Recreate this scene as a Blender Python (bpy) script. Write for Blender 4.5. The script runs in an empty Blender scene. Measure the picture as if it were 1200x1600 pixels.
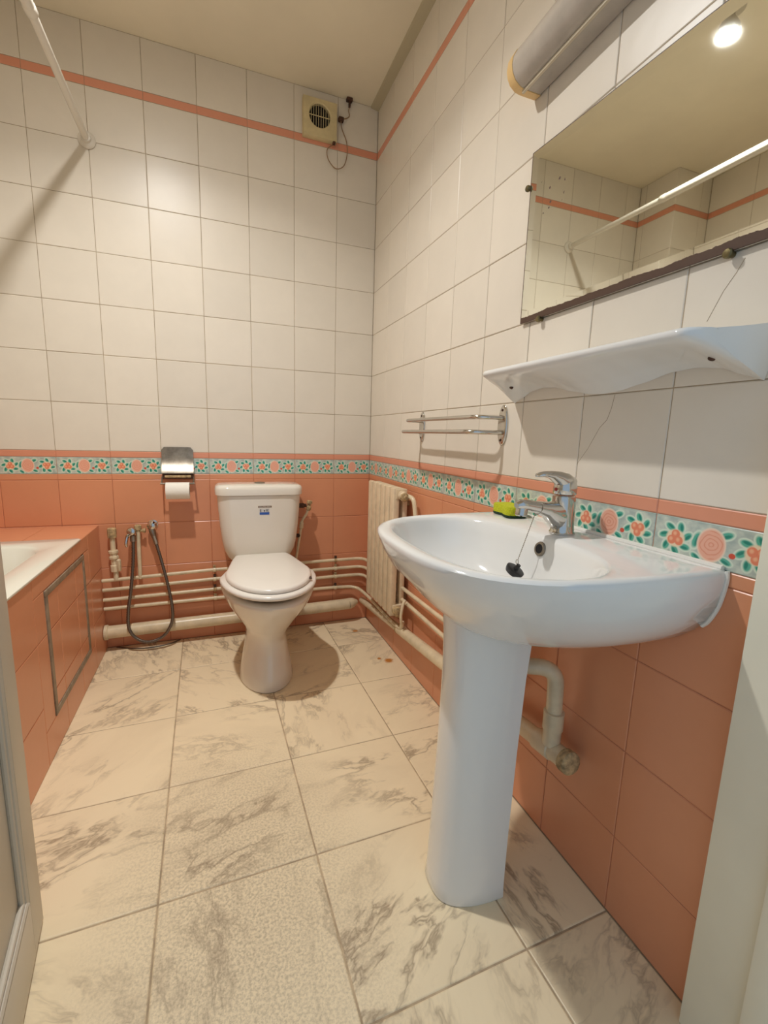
import bpy, math, random
from mathutils import Vector, Matrix
random.seed(7)
PI = math.pi
S = bpy.context.scene
COL = S.collection

# ------------------------------------------------------------------ camera
cam_d = bpy.data.cameras.new('camera'); cam = bpy.data.objects.new('camera', cam_d); COL.objects.link(cam)
YAW, PITCH, ROLL = .3635, -.1667, .0305
F_ = Vector((math.sin(YAW)*math.cos(PITCH), math.cos(YAW)*math.cos(PITCH), math.sin(PITCH)))
R_ = Vector((math.cos(YAW), -math.sin(YAW), 0)); U_ = R_.cross(F_)
c_, s_ = math.cos(ROLL), math.sin(ROLL)
RX = R_*c_ + U_*s_; UX = -R_*s_ + U_*c_
m = Matrix((RX, UX, -F_)).transposed().to_4x4(); m.translation = (-.7708, -2.2622, 1.0038)
cam.matrix_world = m
cam_d.sensor_fit = 'VERTICAL'; cam_d.sensor_height = 36; cam_d.lens = 701.6/1600*36
cam_d.clip_start = .02
S.camera = cam

# ------------------------------------------------------------------ world: cool light that comes in through the open doorway
w = bpy.data.worlds.new('world'); S.world = w; w.use_nodes = True
w.node_tree.nodes['Background'].inputs[0].default_value = (.58, .77, 1.0, 1)
w.node_tree.nodes['Background'].inputs[1].default_value = .72

BULB = (-.99, -.95, 2.44)
BULB_POWER = 800       # glow of the lamp's lens (built below)
LAMP_RGB = (1, .99, .97)
# the beam of the ceiling reflector lamp: a small disc at its lens, aimed straight down
ld = bpy.data.lights.new('ceiling_lamp_beam', 'AREA'); ld.shape = 'DISK'; ld.size = .062; ld.energy = 12.5; ld.color = LAMP_RGB; ld.spread = math.radians(140)
lo = bpy.data.objects.new('ceiling_lamp_beam', ld); lo.location = (BULB[0], BULB[1], 2.516-.0875); COL.objects.link(lo)

S.view_settings.view_transform = 'Standard'; S.view_settings.look = 'None'
S.view_settings.exposure = -0.14; S.view_settings.gamma = 1; S.view_settings.use_curve_mapping = False
S.render.film_transparent = False

# ------------------------------------------------------------------ materials
def lin(c):
    return tuple((x/255/12.92 if x/255 <= .04045 else ((x/255+.055)/1.055)**2.4) for x in c) + (1,)
class NT:
    def __init__(s, name):
        s.m = bpy.data.materials.new(name); s.m.use_nodes = True; s.t = s.m.node_tree; s.b = s.t.nodes['Principled BSDF']
    def n(s, typ, **kw):
        o = s.t.nodes.new('ShaderNode'+typ)
        for k, v in kw.items():
            if k.startswith('i_'):
                key = k[2:]; key = int(key) if key.isdigit() else key.replace('_', ' ')
                o.inputs[key].default_value = v
            else: setattr(o, k, v)
        return o
    def l(s, a, b): s.t.links.new(a, b)
    def mix(s, fac, a, b, typ='MIX'):
        o = s.n('MixRGB', blend_type=typ)
        for i, v in enumerate((fac, a, b)):
            if hasattr(v, 'links'): s.l(v, o.inputs[i])
            else: o.inputs[i].default_value = v
        return o.outputs[0]
    def math(s, op, a, b=0.0, c=0.0, clamp=False):
        o = s.n('Math', operation=op, use_clamp=clamp)
        for i, v in enumerate((a, b, c)):
            if hasattr(v, 'links'): s.l(v, o.inputs[i])
            else: o.inputs[i].default_value = v
        return o.outputs[0]
    def ramp(s, f, stops):
        o = s.n('ValToRGB'); e = o.color_ramp.elements
        e[0].position, e[0].color = stops[0]; e[1].position, e[1].color = stops[-1]
        for p, c in stops[1:-1]:
            x = e.new(p); x.color = c
        s.l(f, o.inputs[0]); return o.outputs[0]
    def noise(s, vec, scale, detail=3, rough=.5, dist=0):
        o = s.n('TexNoise'); o.inputs['Scale'].default_value = scale; o.inputs['Detail'].default_value = detail
        o.inputs['Roughness'].default_value = rough; o.inputs['Distortion'].default_value = dist
        if vec is not None: s.l(vec, o.inputs['Vector'])
        return o
    def bump(s, h, strength, dist=.002):
        o = s.n('Bump', i_Strength=strength, i_Distance=dist); s.l(h, o.inputs['Height']); s.l(o.outputs[0], s.b.inputs['Normal'])
    def set(s, **kw):
        for k, v in kw.items():
            i = s.b.inputs[k.replace('_', ' ')]
            if hasattr(v, 'links'): s.l(v, i)
            else: i.default_value = v
def plain(name, rgb, rough=.4, metal=0, nscale=0, namt=.1, bump=0, bscale=60, coat=0):
    t = NT(name); c = lin(rgb); t.set(Base_Color=c, Roughness=rough, Metallic=metal)
    tc = t.n('TexCoord').outputs['Object']
    if nscale:
        f = t.noise(tc, nscale, 4, .6).outputs['Fac']
        dk = tuple(x*(1-namt*2.2) for x in c[:3])+(1,); lt = tuple(min(1, x*(1+namt)) for x in c[:3])+(1,)
        t.set(Base_Color=t.ramp(f, [(.3, dk), (.65, lt)]))
    if bump: t.bump(t.noise(tc, bscale, 2).outputs['Fac'], bump)
    if coat: t.set(Coat_Weight=coat, Coat_Roughness=.03)
    return t.m

def tile_mat(name, rgb, rough, wav=.06, namt=.03):
    t = NT(name); c = lin(rgb)
    oi = t.n('ObjectInfo'); tc = t.n('TexCoord').outputs['Object']
    f = t.math('MULTIPLY_ADD', oi.outputs['Random'], namt*2, 1-namt)
    add = t.n('VectorMath', operation='ADD'); t.l(tc, add.inputs[0]); t.l(oi.outputs['Location'], add.inputs[1])
    n1 = t.noise(add.outputs[0], 9, 3, .6).outputs['Fac']
    f2 = t.math('MULTIPLY', f, t.math('MULTIPLY_ADD', n1, .10, .95))
    sc = t.n('VectorMath', operation='SCALE'); sc.inputs[0].default_value = c[:3]; t.l(f2, sc.inputs['Scale'])
    t.set(Base_Color=sc.outputs[0], Roughness=rough)
    t.set(Specular_IOR_Level=.5)
    t.bump(t.noise(add.outputs[0], 14, 2, .5).outputs['Fac'], wav, .01)
    return t.m
M = {}
M['white_tile'] = tile_mat('white glazed tile', (228, 218, 202), .36, .08)
M['pink_tile'] = tile_mat('salmon painted tile', (220, 149, 110), .30, .08, .02)
M['band_tile'] = tile_mat('salmon band tile', (222, 150, 120), .25, .05)
M['grout_white'] = plain('dirty white grout', (172, 154, 128), .9, nscale=25, namt=.12)
M['grout_pink'] = plain('painted salmon grout', (190, 122, 90), .6, nscale=12, namt=.16)
M['grout_floor'] = plain('floor grout', (186, 164, 134), .9, nscale=20, namt=.16)
M['ceiling'] = plain('cream painted ceiling', (238, 226, 200), .40, nscale=2.0, namt=.03, bump=.05, bscale=30)
M['cove'] = plain('cream coving', (190, 178, 148), .6)
M['ceramic'] = plain('white glazed ceramic', (235, 233, 228), .09, coat=.3)
M['toilet'] = plain('off white toilet ceramic', (232, 224, 210), .12, coat=.3)
M['seat'] = plain('white seat plastic', (236, 229, 218), .22)
M['enamel'] = plain('white bath enamel', (232, 228, 212), .14, coat=.3)
M['chrome'] = plain('chrome', (205, 202, 196), .13, 1)
M['steel'] = plain('dull steel', (160, 150, 136), .42, 1, nscale=30, namt=.15)
M['hose'] = plain('ribbed steel hose', (120, 112, 104), .35, .9)
M['brown'] = plain('rusty brown', (82, 52, 34), .7, nscale=60, namt=.3)
M['rust'] = plain('corroded limescale', (190, 162, 118), .8, nscale=70, namt=.26, bump=.5, bscale=200)
M['pipe'] = plain('cream gloss pipe paint', (226, 207, 172), .3, nscale=18, namt=.07, bump=.15, bscale=50)
M['radiator'] = plain('cream radiator paint', (232, 210, 176), .35, nscale=25, namt=.06, bump=.2, bscale=40)
M['black'] = plain('black rubber', (20, 18, 18), .45)
M['dark'] = plain('dark void', (22, 18, 15), .9)
M['fan'] = plain('yellowed fan plastic', (214, 196, 150), .45, nscale=20, namt=.06)
M['knob'] = plain('tarnished brass', (120, 110, 78), .35, .8, nscale=80, namt=.2)
M['paper'] = plain('toilet paper', (244, 238, 226), .95, bump=.3, bscale=150)
M['card'] = plain('cardboard', (150, 120, 86), .9)
M['gray_frame'] = plain('grey metal trim', (150, 132, 110), .5, 0, nscale=30, namt=.15)
M['rod'] = plain('white rod enamel', (222, 214, 200), .25)
M['door'] = plain('white door paint', (206, 198, 182), .42, nscale=3, namt=.03)
M['jamb'] = plain('white jamb paint', (240, 234, 212), .4, nscale=3, namt=.03)
M['cord'] = plain('beige cord', (150, 120, 88), .6)
M['lamp_cap'] = plain('yellowed lamp end cap', (226, 190, 130), .4)
M['lamp_body'] = plain('grey lamp diffuser', (186, 176, 164), .22, nscale=14, namt=.06)
M['lamp_plate'] = plain('pale lamp base', (196, 184, 160), .3)
M['blue'] = plain('blue print', (50, 90, 168), .5)
M['sticker'] = plain('sticker white', (206, 204, 200), .5)
M['sticker_brown'] = plain('sticker brown', (128, 106, 84), .5)
M['scourer'] = plain('dark green scourer', (34, 62, 40), .95, nscale=200, namt=.3, bump=.8, bscale=400)
M['red'] = plain('red dot', (150, 30, 30), .4)
M['sealant'] = plain('white silicone sealant', (236, 232, 222), .4)

def sponge_mat():
    t = NT('yellow green sponge'); tc = t.n('TexCoord').outputs['Object']
    v = t.n('TexVoronoi'); v.inputs['Scale'].default_value = 330; t.l(tc, v.inputs['Vector'])
    t.set(Base_Color=t.ramp(v.outputs['Distance'], [(.0, lin((146, 146, 12))), (.5, lin((196, 200, 34)))]), Roughness=.9)
    t.bump(v.outputs['Distance'], .5, .002); return t.m
M['sponge'] = sponge_mat()

def bulb_mat():
    t = NT('glowing bulb'); t.set(Base_Color=(1, .95, .85, 1), Emission_Color=LAMP_RGB+(1,), Emission_Strength=BULB_POWER); return t.m
M['bulb'] = bulb_mat()

def marble(name, blur):
    t = NT(name)
    oi = t.n('ObjectInfo'); tc = t.n('TexCoord').outputs['Object']
    off = t.n('VectorMath', operation='ADD'); t.l(tc, off.inputs[0])
    sc = t.n('VectorMath', operation='SCALE'); t.l(oi.outputs['Random'], sc.inputs['Scale']); sc.inputs[0].default_value = (37, 19, 5)
    t.l(sc.outputs[0], off.inputs[1])
    rot = t.n('VectorRotate', rotation_type='Z_AXIS'); t.l(off.outputs[0], rot.inputs['Vector'])
    t.l(t.math('MULTIPLY', oi.outputs['Random'], 31.0), rot.inputs['Angle'])
    mp = t.n('Mapping'); mp.inputs['Scale'].default_value = (1, .42, 1); t.l(rot.outputs[0], mp.inputs['Vector'])
    V = mp.outputs[0]
    wn = t.noise(V, 7, 4, .6)
    wv = t.n('VectorMath', operation='SCALE'); t.l(wn.outputs['Color'], wv.inputs[0]); wv.inputs['Scale'].default_value = .16
    V2 = t.n('VectorMath', operation='ADD'); t.l(V, V2.inputs[0]); t.l(wv.outputs[0], V2.inputs[1]); V2 = V2.outputs[0]
    a = t.noise(V2, 9, 5, .62).outputs['Fac']
    vein = t.math('SUBTRACT', 1.0, t.math('MULTIPLY', t.math('ABSOLUTE', t.math('SUBTRACT', a, .5)), blur), clamp=True)
    vein = t.math('POWER', vein, 2.2)
    gate = t.ramp(t.noise(V, 6, 3).outputs['Fac'], [(.42, (0, 0, 0, 1)), (.62, (1, 1, 1, 1))])
    vein = t.math('MULTIPLY', vein, gate)
    cloud = t.ramp(t.noise(V2, 5, 5, .6).outputs['Fac'], [(.42, (0, 0, 0, 1)), (.75, (1, 1, 1, 1))])
    c1 = t.mix(t.math('MULTIPLY', cloud, .28), lin((244, 225, 188)), lin((200, 178, 146)))
    c2 = t.mix(t.math('MULTIPLY', vein, .76), c1, lin((146, 124, 98)))
    # walked-on dirt through the middle of the room, as fine specks held in the glaze
    g = t.n('NewGeometry').outputs['Position']
    sx = t.n('SeparateXYZ'); t.l(g, sx.inputs[0])
    dx = t.math('MULTIPLY', t.math('ADD', sx.outputs[0], .74), 3.0)
    dy = t.math('MULTIPLY', t.math('ADD', sx.outputs[1], 1.42), 1.5)
    rr = t.math('ADD', t.math('MULTIPLY', dx, dx), t.math('MULTIPLY', dy, dy))
    zone = t.math('SUBTRACT', 1.0, rr, clamp=True)
    spk = t.ramp(t.noise(g, 170, 3, .7).outputs['Fac'], [(.42, (0, 0, 0, 1)), (.64, (1, 1, 1, 1))])
    dirt = t.math('MULTIPLY', zone, t.math('MULTIPLY_ADD', spk, .42, .10))
    c3 = t.mix(dirt, c2, lin((128, 108, 82)))
    # rust stains by the radiator
    for (px, py, r) in ((-.11, -.155, .016), (-.055, -.50, .026), (-.09, -.47, .012)):
        d = t.n('VectorMath', operation='DISTANCE'); t.l(g, d.inputs[0]); d.inputs[1].default_value = (px, py, 0)
        nn = t.noise(g, 60, 2).outputs['Fac']
        f = t.math('SUBTRACT', 1.0, t.math('DIVIDE', t.math('ADD', d.outputs['Value'], t.math('MULTIPLY', nn, r*.9)), r*1.4), clamp=True)
        c3 = t.mix(t.math('MULTIPLY', f, 3, clamp=True), c3, lin((196, 128, 56)))
    t.set(Base_Color=c3, Roughness=t.math('MULTIPLY_ADD', zone, .2, .36))
    t.bump(t.noise(g, 120, 3).outputs['Fac'], .06, .002)
    return t.m
M['marble'] = marble('worn marbled floor tile', 13)

def border_mat():
    """printed roses, berries and leaves on a frieze tile, laid out in the tile's own UV (0..1, aspect 2.75)"""
    t = NT('rose border print'); uv = t.n('TexCoord').outputs['UV']
    A = 2.75
    mp = t.n('Mapping'); mp.inputs['Scale'].default_value = (A, 1, 1); t.l(uv, mp.inputs['Vector']); P = mp.outputs[0]
    bgn = t.noise(P, 3.2, 3).outputs['Fac']
    col = t.ramp(bgn, [(.38, lin((206, 212, 196))), (.62, lin((168, 180, 172)))])
    oi = t.n('ObjectInfo')
    def blob(col, cx, cy, rx, ry, ang, color, soft=.18):
        mp = t.n('Mapping', vector_type='TEXTURE'); mp.inputs['Location'].default_value = (cx, cy, 0)
        mp.inputs['Rotation'].default_value = (0, 0, ang); mp.inputs['Scale'].default_value = (rx, ry, 1)
        t.l(P, mp.inputs['Vector'])
        ln = t.n('VectorMath', operation='LENGTH'); t.l(mp.outputs[0], ln.inputs[0])
        f = t.math('DIVIDE', t.math('SUBTRACT', 1.0, ln.outputs['Value']), soft, clamp=True)
        return t.mix(f, col, color), ln.outputs['Value']
    pale = lin((214, 226, 206)); teal = lin((84, 172, 148)); teal2 = lin((36, 132, 114))
    def leaf(col, cx, cy, ang, L=.15, W=.075):
        L *= 1.28; W *= 1.32
        col, _ = blob(col, cx, cy, L*1.25, W*1.42, ang, pale)
        col, _ = blob(col, cx, cy, L, W, ang, teal, .35)
        col, _ = blob(col, cx+.02*math.sin(ang), cy-.02*math.cos(ang), L*.75, W*.5, ang, teal2, .5)
        return col
    def cluster(col, cx, cy, k=1):
        for a in range(7):
            an = a/7*2*PI+.3*k
            col = leaf(col, cx+.29*math.cos(an), cy+.30*math.sin(an), an+.5, .12, .07)
        col, _ = blob(col, cx, cy, .25, .24, 0, lin((240, 214, 180)), .2)
        for a in range(3):
            an = a/3*2*PI+PI/2*k
            col, ln = blob(col, cx+.10*math.cos(an), cy+.10*math.sin(an), .115, .125, 0, lin((232, 136, 102)), .2)
            col, _ = blob(col, cx+.10*math.cos(an)-.02, cy+.10*math.sin(an)+.02, .06, .07, 0, lin((244, 178, 140)), .6)
        return col
    def rose(col, cx, cy):
        col = leaf(col, cx-.33, cy+.05, 1.3, .18, .08); col = leaf(col, cx+.30, cy+.28, .4, .13, .07); col = leaf(col, cx+.34, cy-.3, -.4, .12, .06)
        col = leaf(col, cx-.30, cy-.36, 2.5, .12, .06)
        col, _ = blob(col, cx, cy, .33, .42, 0, lin((242, 214, 190)), .1)
        col, ln = blob(col, cx, cy, .30, .385, 0, lin((238, 176, 150)), .12)
        ang = t.n('TexWave', wave_type='RINGS', rings_direction='SPHERICAL'); ang.inputs['Scale'].default_value = 3.4; ang.inputs['Distortion'].default_value = 4; ang.inputs['Detail'].default_value = 1
        mp = t.n('Mapping'); mp.inputs['Location'].default_value = (-cx, -cy, 0); t.l(P, mp.inputs['Vector']); t.l(mp.outputs[0], ang.inputs['Vector'])
        ins = t.math('LESS_THAN', ln, .86)
        f = t.math('MULTIPLY', t.math('MULTIPLY', ins, t.ramp(ang.outputs['Fac'], [(.72, (0, 0, 0, 1)), (.95, (1, 1, 1, 1))])), .55)
        col = t.mix(f, col, lin((218, 128, 100)))
        return col
    col = rose(col, .50*A, .50)
    col = cluster(col, .20*A, .48, 1); col = cluster(col, .83*A, .50, -1)
    col, _ = blob(col, .665*A, .36, .075, .07, 0, lin((214, 84, 60)))
    # thin grey edges of the print
    sx = t.n('SeparateXYZ'); t.l(uv, sx.inputs[0])
    e = t.math('GREATER_THAN', t.math('ABSOLUTE', t.math('SUBTRACT', sx.outputs[1], .5)), .47)
    col = t.mix(t.math('MULTIPLY', e, .7), col, lin((150, 168, 158)))
    t.set(Base_Color=col, Roughness=.2); return t.m
M['border'] = border_mat()

def mirror_mat():
    t = NT('old silvered mirror'); tc = t.n('TexCoord').outputs['Object']
    sx = t.n('SeparateXYZ'); t.l(tc, sx.inputs[0])           # object: x along wall 0..L, y up 0..H
    n = t.noise(tc, 90, 3, .7).outputs['Fac']; n2 = t.noise(tc, 16, 2).outputs['Fac']
    edge_b = t.math('ADD', t.math('MULTIPLY', n, .006), t.math('MULTIPLY_ADD', n2, .010, .0060))
    bott = t.math('LESS_THAN', sx.outputs[1], edge_b)
    lf = t.math('LESS_THAN', sx.outputs[0], t.math('MULTIPLY_ADD', n, .003, .0015))
    tp = t.math('GREATER_THAN', sx.outputs[1], t.math('SUBTRACT', t.math('MULTIPLY_ADD', sx.outputs[0], -.050, .400), t.math('MULTIPLY_ADD', n, .002, .001)))
    bad = t.math('MAXIMUM', t.math('MAXIMUM', bott, lf), tp)
    # a few black spots where the silver is gone
    v = t.n('TexVoronoi'); v.inputs['Scale'].default_value = 48; t.l(tc, v.inputs['Vector'])
    spot = t.math('LESS_THAN', v.outputs['Distance'], .16)
    reg = t.n('VectorMath', operation='DISTANCE'); t.l(tc, reg.inputs[0]); reg.inputs[1].default_value = (.075, .27, 0)
    spot = t.math('MULTIPLY', spot, t.math('LESS_THAN', reg.outputs['Value'], .055))
    bad = t.math('MAXIMUM', bad, spot, clamp=True)
    t.set(Base_Color=t.mix(bad, (.86, .88, .80, 1), lin((84, 60, 46))), Metallic=t.math('SUBTRACT', 1.0, bad), Roughness=t.math('MULTIPLY_ADD', bad, .5, .015))
    return t.m
M['mirror'] = mirror_mat()
def glass_mat():
    return M['mirror']

# ------------------------------------------------------------------ mesh helpers
def mk(name, verts, faces, mats, parent=None, smooth=None, uvs=None, midx=None):
    me = bpy.data.meshes.new(name); me.from_pydata([tuple(v) for v in verts], [], faces)
    if not isinstance(mats, (list, tuple)): mats = [mats]
    for x in mats: me.materials.append(x)
    if midx: me.polygons.foreach_set('material_index', midx)
    if smooth is not None:
        me.polygons.foreach_set('use_smooth', [True]*len(me.polygons))
        me.set_sharp_from_angle(angle=math.radians(smooth))
    if uvs:
        ul = me.uv_layers.new(name='UVMap')
        for lp in me.loops: ul.data[lp.index].uv = uvs[lp.vertex_index]
    me.update()
    o = bpy.data.objects.new(name, me); COL.objects.link(o)
    if parent: o.parent = parent
    return o
def empty(name, label, cat, loc=(0, 0, 0), group=None):
    o = bpy.data.objects.new(name, None); o.empty_display_size = .05; COL.objects.link(o); o.location = loc
    tag(o, label, cat, group); return o
def tag(o, label, cat, group=None):
    o['label'] = label; o['category'] = cat
    if group: o['group'] = group
    return o
def struct(o, label, cat):
    o['kind'] = 'structure'; o['label'] = label; o['category'] = cat; return o
def adopt(o, parent):
    """parent while the child was modelled in world coordinates"""
    o.parent = parent; o.location = -Vector(parent.location); return o

class G:
    """geometry collector"""
    def __init__(s): s.v = []; s.f = []
    def add(s, v, f):
        b = len(s.v); s.v += [tuple(x) for x in v]; s.f += [tuple(i+b for i in q) for q in f]; return s
    def box(s, a, b):
        x0, y0, z0 = a; x1, y1, z1 = b
        v = [(x0,y0,z0),(x1,y0,z0),(x1,y1,z0),(x0,y1,z0),(x0,y0,z1),(x1,y0,z1),(x1,y1,z1),(x0,y1,z1)]
        return s.add(v, [(3,2,1,0),(4,5,6,7),(0,1,5,4),(1,2,6,5),(2,3,7,6),(3,0,4,7)])
    def bbox(s, a, b, r=.004):
        """box with chamfered edges"""
        import bmesh
        bm = bmesh.new(); bmesh.ops.create_cube(bm, size=1)
        c = [(a[i]+b[i])/2 for i in range(3)]; d = [abs(b[i]-a[i]) for i in range(3)]
        for v in bm.verts: v.co = Vector([c[i]+v.co[i]*d[i] for i in range(3)])
        bmesh.ops.bevel(bm, geom=list(bm.edges), offset=r, segments=2, affect='EDGES', profile=.6)
        bm.verts.ensure_lookup_table()
        s.add([v.co[:] for v in bm.verts], [[v.index for v in f.verts] for f in bm.faces]); bm.free(); return s
    def rings(s, R, cap0=True, cap1=True, closed=True):
        n = len(R[0]); v = [p for r in R for p in r]; f = []
        for i in range(len(R)-1):
            for j in range(n if closed else n-1):
                k = (j+1) % n; f.append((i*n+j, i*n+k, (i+1)*n+k, (i+1)*n+j))
        if cap0: f.append(tuple(range(n))[::-1])
        if cap1: f.append(tuple((len(R)-1)*n+j for j in range(n)))
        return s.add(v, f)
    def tube(s, pts, r, seg=12, smooth=True, sub=6, caps=True):
        P = [Vector(p) for p in pts]
        rr = r if isinstance(r, (list, tuple)) else [r]*len(P)
        if smooth and len(P) > 2:
            Q = []; RR = []
            for i in range(len(P)-1):
                p0 = P[i-1] if i else P[i]*2-P[i+1]; p1, p2 = P[i], P[i+1]; p3 = P[i+2] if i+2 < len(P) else P[i+1]*2-P[i]
                for k in range(sub):
                    t = k/sub
                    Q.append(.5*((2*p1)+(-p0+p2)*t+(2*p0-5*p1+4*p2-p3)*t*t+(-p0+3*p1-3*p2+p3)*t**3)); RR.append(rr[i]*(1-t)+rr[i+1]*t)
            Q.append(P[-1]); RR.append(rr[-1])
        else: Q, RR = P, rr
        T = [(Q[min(i+1, len(Q)-1)]-Q[max(i-1, 0)]).normalized() for i in range(len(Q))]
        u = T[0].orthogonal().normalized(); R = []
        for i, q in enumerate(Q):
            u = (u - T[i]*u.dot(T[i])).normalized(); w_ = T[i].cross(u)
            R.append([q + (u*math.cos(a)+w_*math.sin(a))*RR[i] for a in [2*PI*k/seg for k in range(seg)]])
        return s.rings(R, caps, caps)
    def lathe(s, origin, axis, prof, seg=24):
        """prof: list of (distance along axis, radius)"""
        o = Vector(origin); a = Vector(axis).normalized(); u = a.orthogonal().normalized(); w_ = a.cross(u)
        R = [[o + a*d + (u*math.cos(t)+w_*math.sin(t))*r for t in [2*PI*k/seg for k in range(seg)]] for d, r in prof]
        return s.rings(R)
    def mk(s, name, mat, parent=None, smooth=35): return mk(name, s.v, s.f, mat, parent, smooth)

def fillet(pts, r, n=6):
    """polyline with rounded corners"""
    P = [Vector(p) for p in pts]; out = [P[0]]
    for i in range(1, len(P)-1):
        a = (P[i-1]-P[i]); b = (P[i+1]-P[i]); rr = min(r, a.length*.49, b.length*.49)
        p0 = P[i]+a.normalized()*rr; p2 = P[i]+b.normalized()*rr
        for k in range(n+1):
            t = k/n; out.append(p0*(1-t)**2+P[i]*2*t*(1-t)+p2*t*t)
    out.append(P[-1]); return out

# ------------------------------------------------------------------ tiles
_tm = {}
def tile_mesh(w_, h_, mat):
    key = (round(w_, 4), round(h_, 4), mat.name)
    if key in _tm: return _tm[key]
    b = .0016; d = .0012; bk = -.006
    v = [(0,0,bk),(w_,0,bk),(w_,h_,bk),(0,h_,bk),(0,0,-d),(w_,0,-d),(w_,h_,-d),(0,h_,-d),(b,b,0),(w_-b,b,0),(w_-b,h_-b,0),(b,h_-b,0)]
    f = [(8,9,10,11)]
    for a, c in ((0, 4), (4, 8)):
        for i in range(4):
            j = (i+1) % 4; f.append((a+i, a+j, c+j, c+i))
    me = bpy.data.meshes.new('tile'); me.from_pydata(v, [], f); me.materials.append(mat)
    ul = me.uv_layers.new(name='UVMap')
    for lp in me.loops:
        p = v[lp.vertex_index]; ul.data[lp.index].uv = (p[0]/w_, p[1]/h_)
    _tm[key] = me; return me
def tile(o3, U, V, w_, h_, mat, parent, name='tile', jit=.0022, off=0):
    o = bpy.data.objects.new(name, tile_mesh(w_, h_, mat)); COL.objects.link(o); o.parent = parent
    U, V = Vector(U), Vector(V); N = U.cross(V)
    mm = Matrix((U, V, N)).transposed().to_4x4()
    mm.translation = Vector(o3) + N*off
    j = Matrix.Rotation(random.uniform(-jit, jit), 4, 'X') @ Matrix.Rotation(random.uniform(-jit, jit), 4, 'Y')
    c = Matrix.Translation((w_/2, h_/2, 0))
    o.matrix_basis = mm @ c @ j @ c.inverted() if jit else mm
    return o
GAP = .0019
TZ = .580          # height of the bath surround
Z0 = .9045
ROWS = [(0, .18, 'pink_tile'), (.18, .38, 'pink_tile'), (.38, .582, 'pink_tile'), (.582, .78, 'pink_tile'), (.78, .8045, 'pink_tile'),
        (.8045, .878, 'border'), (.878, Z0, 'band_tile')]
ROWS += [(Z0+.2003*k, Z0+.2003*(k+1), 'white_tile') for k in range(6)] + [(Z0+.2003*6, 2.2985, 'white_tile'), (2.2985, 2.3301, 'band_tile'), (2.3301, 2.516, 'white_tile')]
def tile_wall(parent, place, U, xs, rows, zmin=0):
    for a, b in zip(xs[:-1], xs[1:]):
        for z0, z1, mt in rows:
            if z1 <= zmin+.01: continue
            z0 = max(z0, zmin)
            g = .0012 if mt in ('border', 'band_tile') or z1-z0 < .03 else GAP
            gz = .0010 if z0 > .77 and z1 < .91 else GAP
            nm = 'border_tile' if mt == 'border' else 'tile'
            tile(place(a+g/2, z0+gz/2), U, (0, 0, 1), b-a-g, z1-z0-gz, M[mt], parent, nm, jit=.0035 if mt == 'white_tile' else .0012)
def wall_slab(name, quadf, s0, s1, label, cat='wall', thick=.1, zt=2.53, back=.0014, extra=None):
    """backing wall whose grout colour changes with the tiles"""
    g = G(); zc = [0, Z0, zt]; v = []; f = []; mi = []
    for i in range(2):
        b = len(v)
        v += [quadf(s0, zc[i], back), quadf(s1, zc[i], back), quadf(s1, zc[i+1], back), quadf(s0, zc[i+1], back)]
        v += [quadf(s0, zc[i], thick), quadf(s1, zc[i], thick), quadf(s1, zc[i+1], thick), quadf(s0, zc[i+1], thick)]
        for q in ((0,1,2,3),(5,4,7,6),(1,5,6,2),(4,0,3,7),(3,2,6,7),(4,5,1,0)): f.append(tuple(b+k for k in q)); mi.append(1-i)
    o = mk(name, v, f, [M['grout_white'], M['grout_pink']], midx=mi)
    return struct(o, label, cat)

# back wall (front face y=0), right wall (front face x=0)
LEFTX, CHX, CHY, FY = -1.97, -1.70, -.24, -1.90
wb = wall_slab('wall_back', lambda s, z, d: (s, d, z), -2.07, .1, 'white and salmon tiled back wall behind the toilet')
xs = [CHX] + [-(.1933+.2*k) for k in range(7, -1, -1)] + [0]
xs = sorted(set(round(x, 4) for x in xs))
xs = [x for x in xs if x > CHX+.03 or x == CHX]
tile_wall(wb, lambda s, z: (s, 0, z), (1, 0, 0), xs, ROWS)
wr = wall_slab('wall_right', lambda s, z, d: (d, -s, z), 0, -FY+.12, 'white and salmon tiled right wall behind the basin and mirror')
ys = [0, .205, .4109] + [.4109+.2095*k for k in range(1, 8)] + [1.9+.0]
ys = sorted(set(round(y, 4) for y in ys)); 
tile_wall(wr, lambda s, z: (0, -s, z), (0, -1, 0), ys, ROWS)
G().tube([(0, -1.758, 1.290), (0, -1.748, 1.272), (0, -1.732, 1.249), (0, -1.722, 1.228), (0, -1.712, 1.207)], .0005, 6, False).mk('crack', M['grout_white'], wr)
G().tube([(0, -1.542, 1.102), (0, -1.537, 1.075), (0, -1.529, 1.052), (0, -1.512, 1.036), (0, -1.485, .99), (0, -1.458, .955)], .0005, 6, False).mk('crack', M['grout_white'], wr)
# left wall and pipe chase, seen in the mirror only
wl = wall_slab('wall_left', lambda s, z, d: (LEFTX-d, s, z), -2.0, .0, 'white and salmon tiled wall along the bath, seen in the mirror')
tile_wall(wl, lambda s, z: (LEFTX, s, z), (0, 1, 0), [CHY-1.64+.2*k for k in range(0, 8)]+[CHY], ROWS, .58)
chase = G().box((LEFTX, CHY+.0014, TZ+.0005), (CHX-.0014, .0, 2.53)).mk('wall_chase', M['grout_white'], None, None)
struct(chase, 'tiled pipe chase in the corner over the end of the bath', 'wall')
tile_wall(chase, lambda s, z: (CHX, s, z), (0, 1, 0), [CHY, -.04, 0], ROWS, .58)
tile_wall(chase, lambda s, z: (s, CHY, z), (1, 0, 0), [LEFTX, LEFTX+.07, CHX], ROWS, .58)
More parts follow.
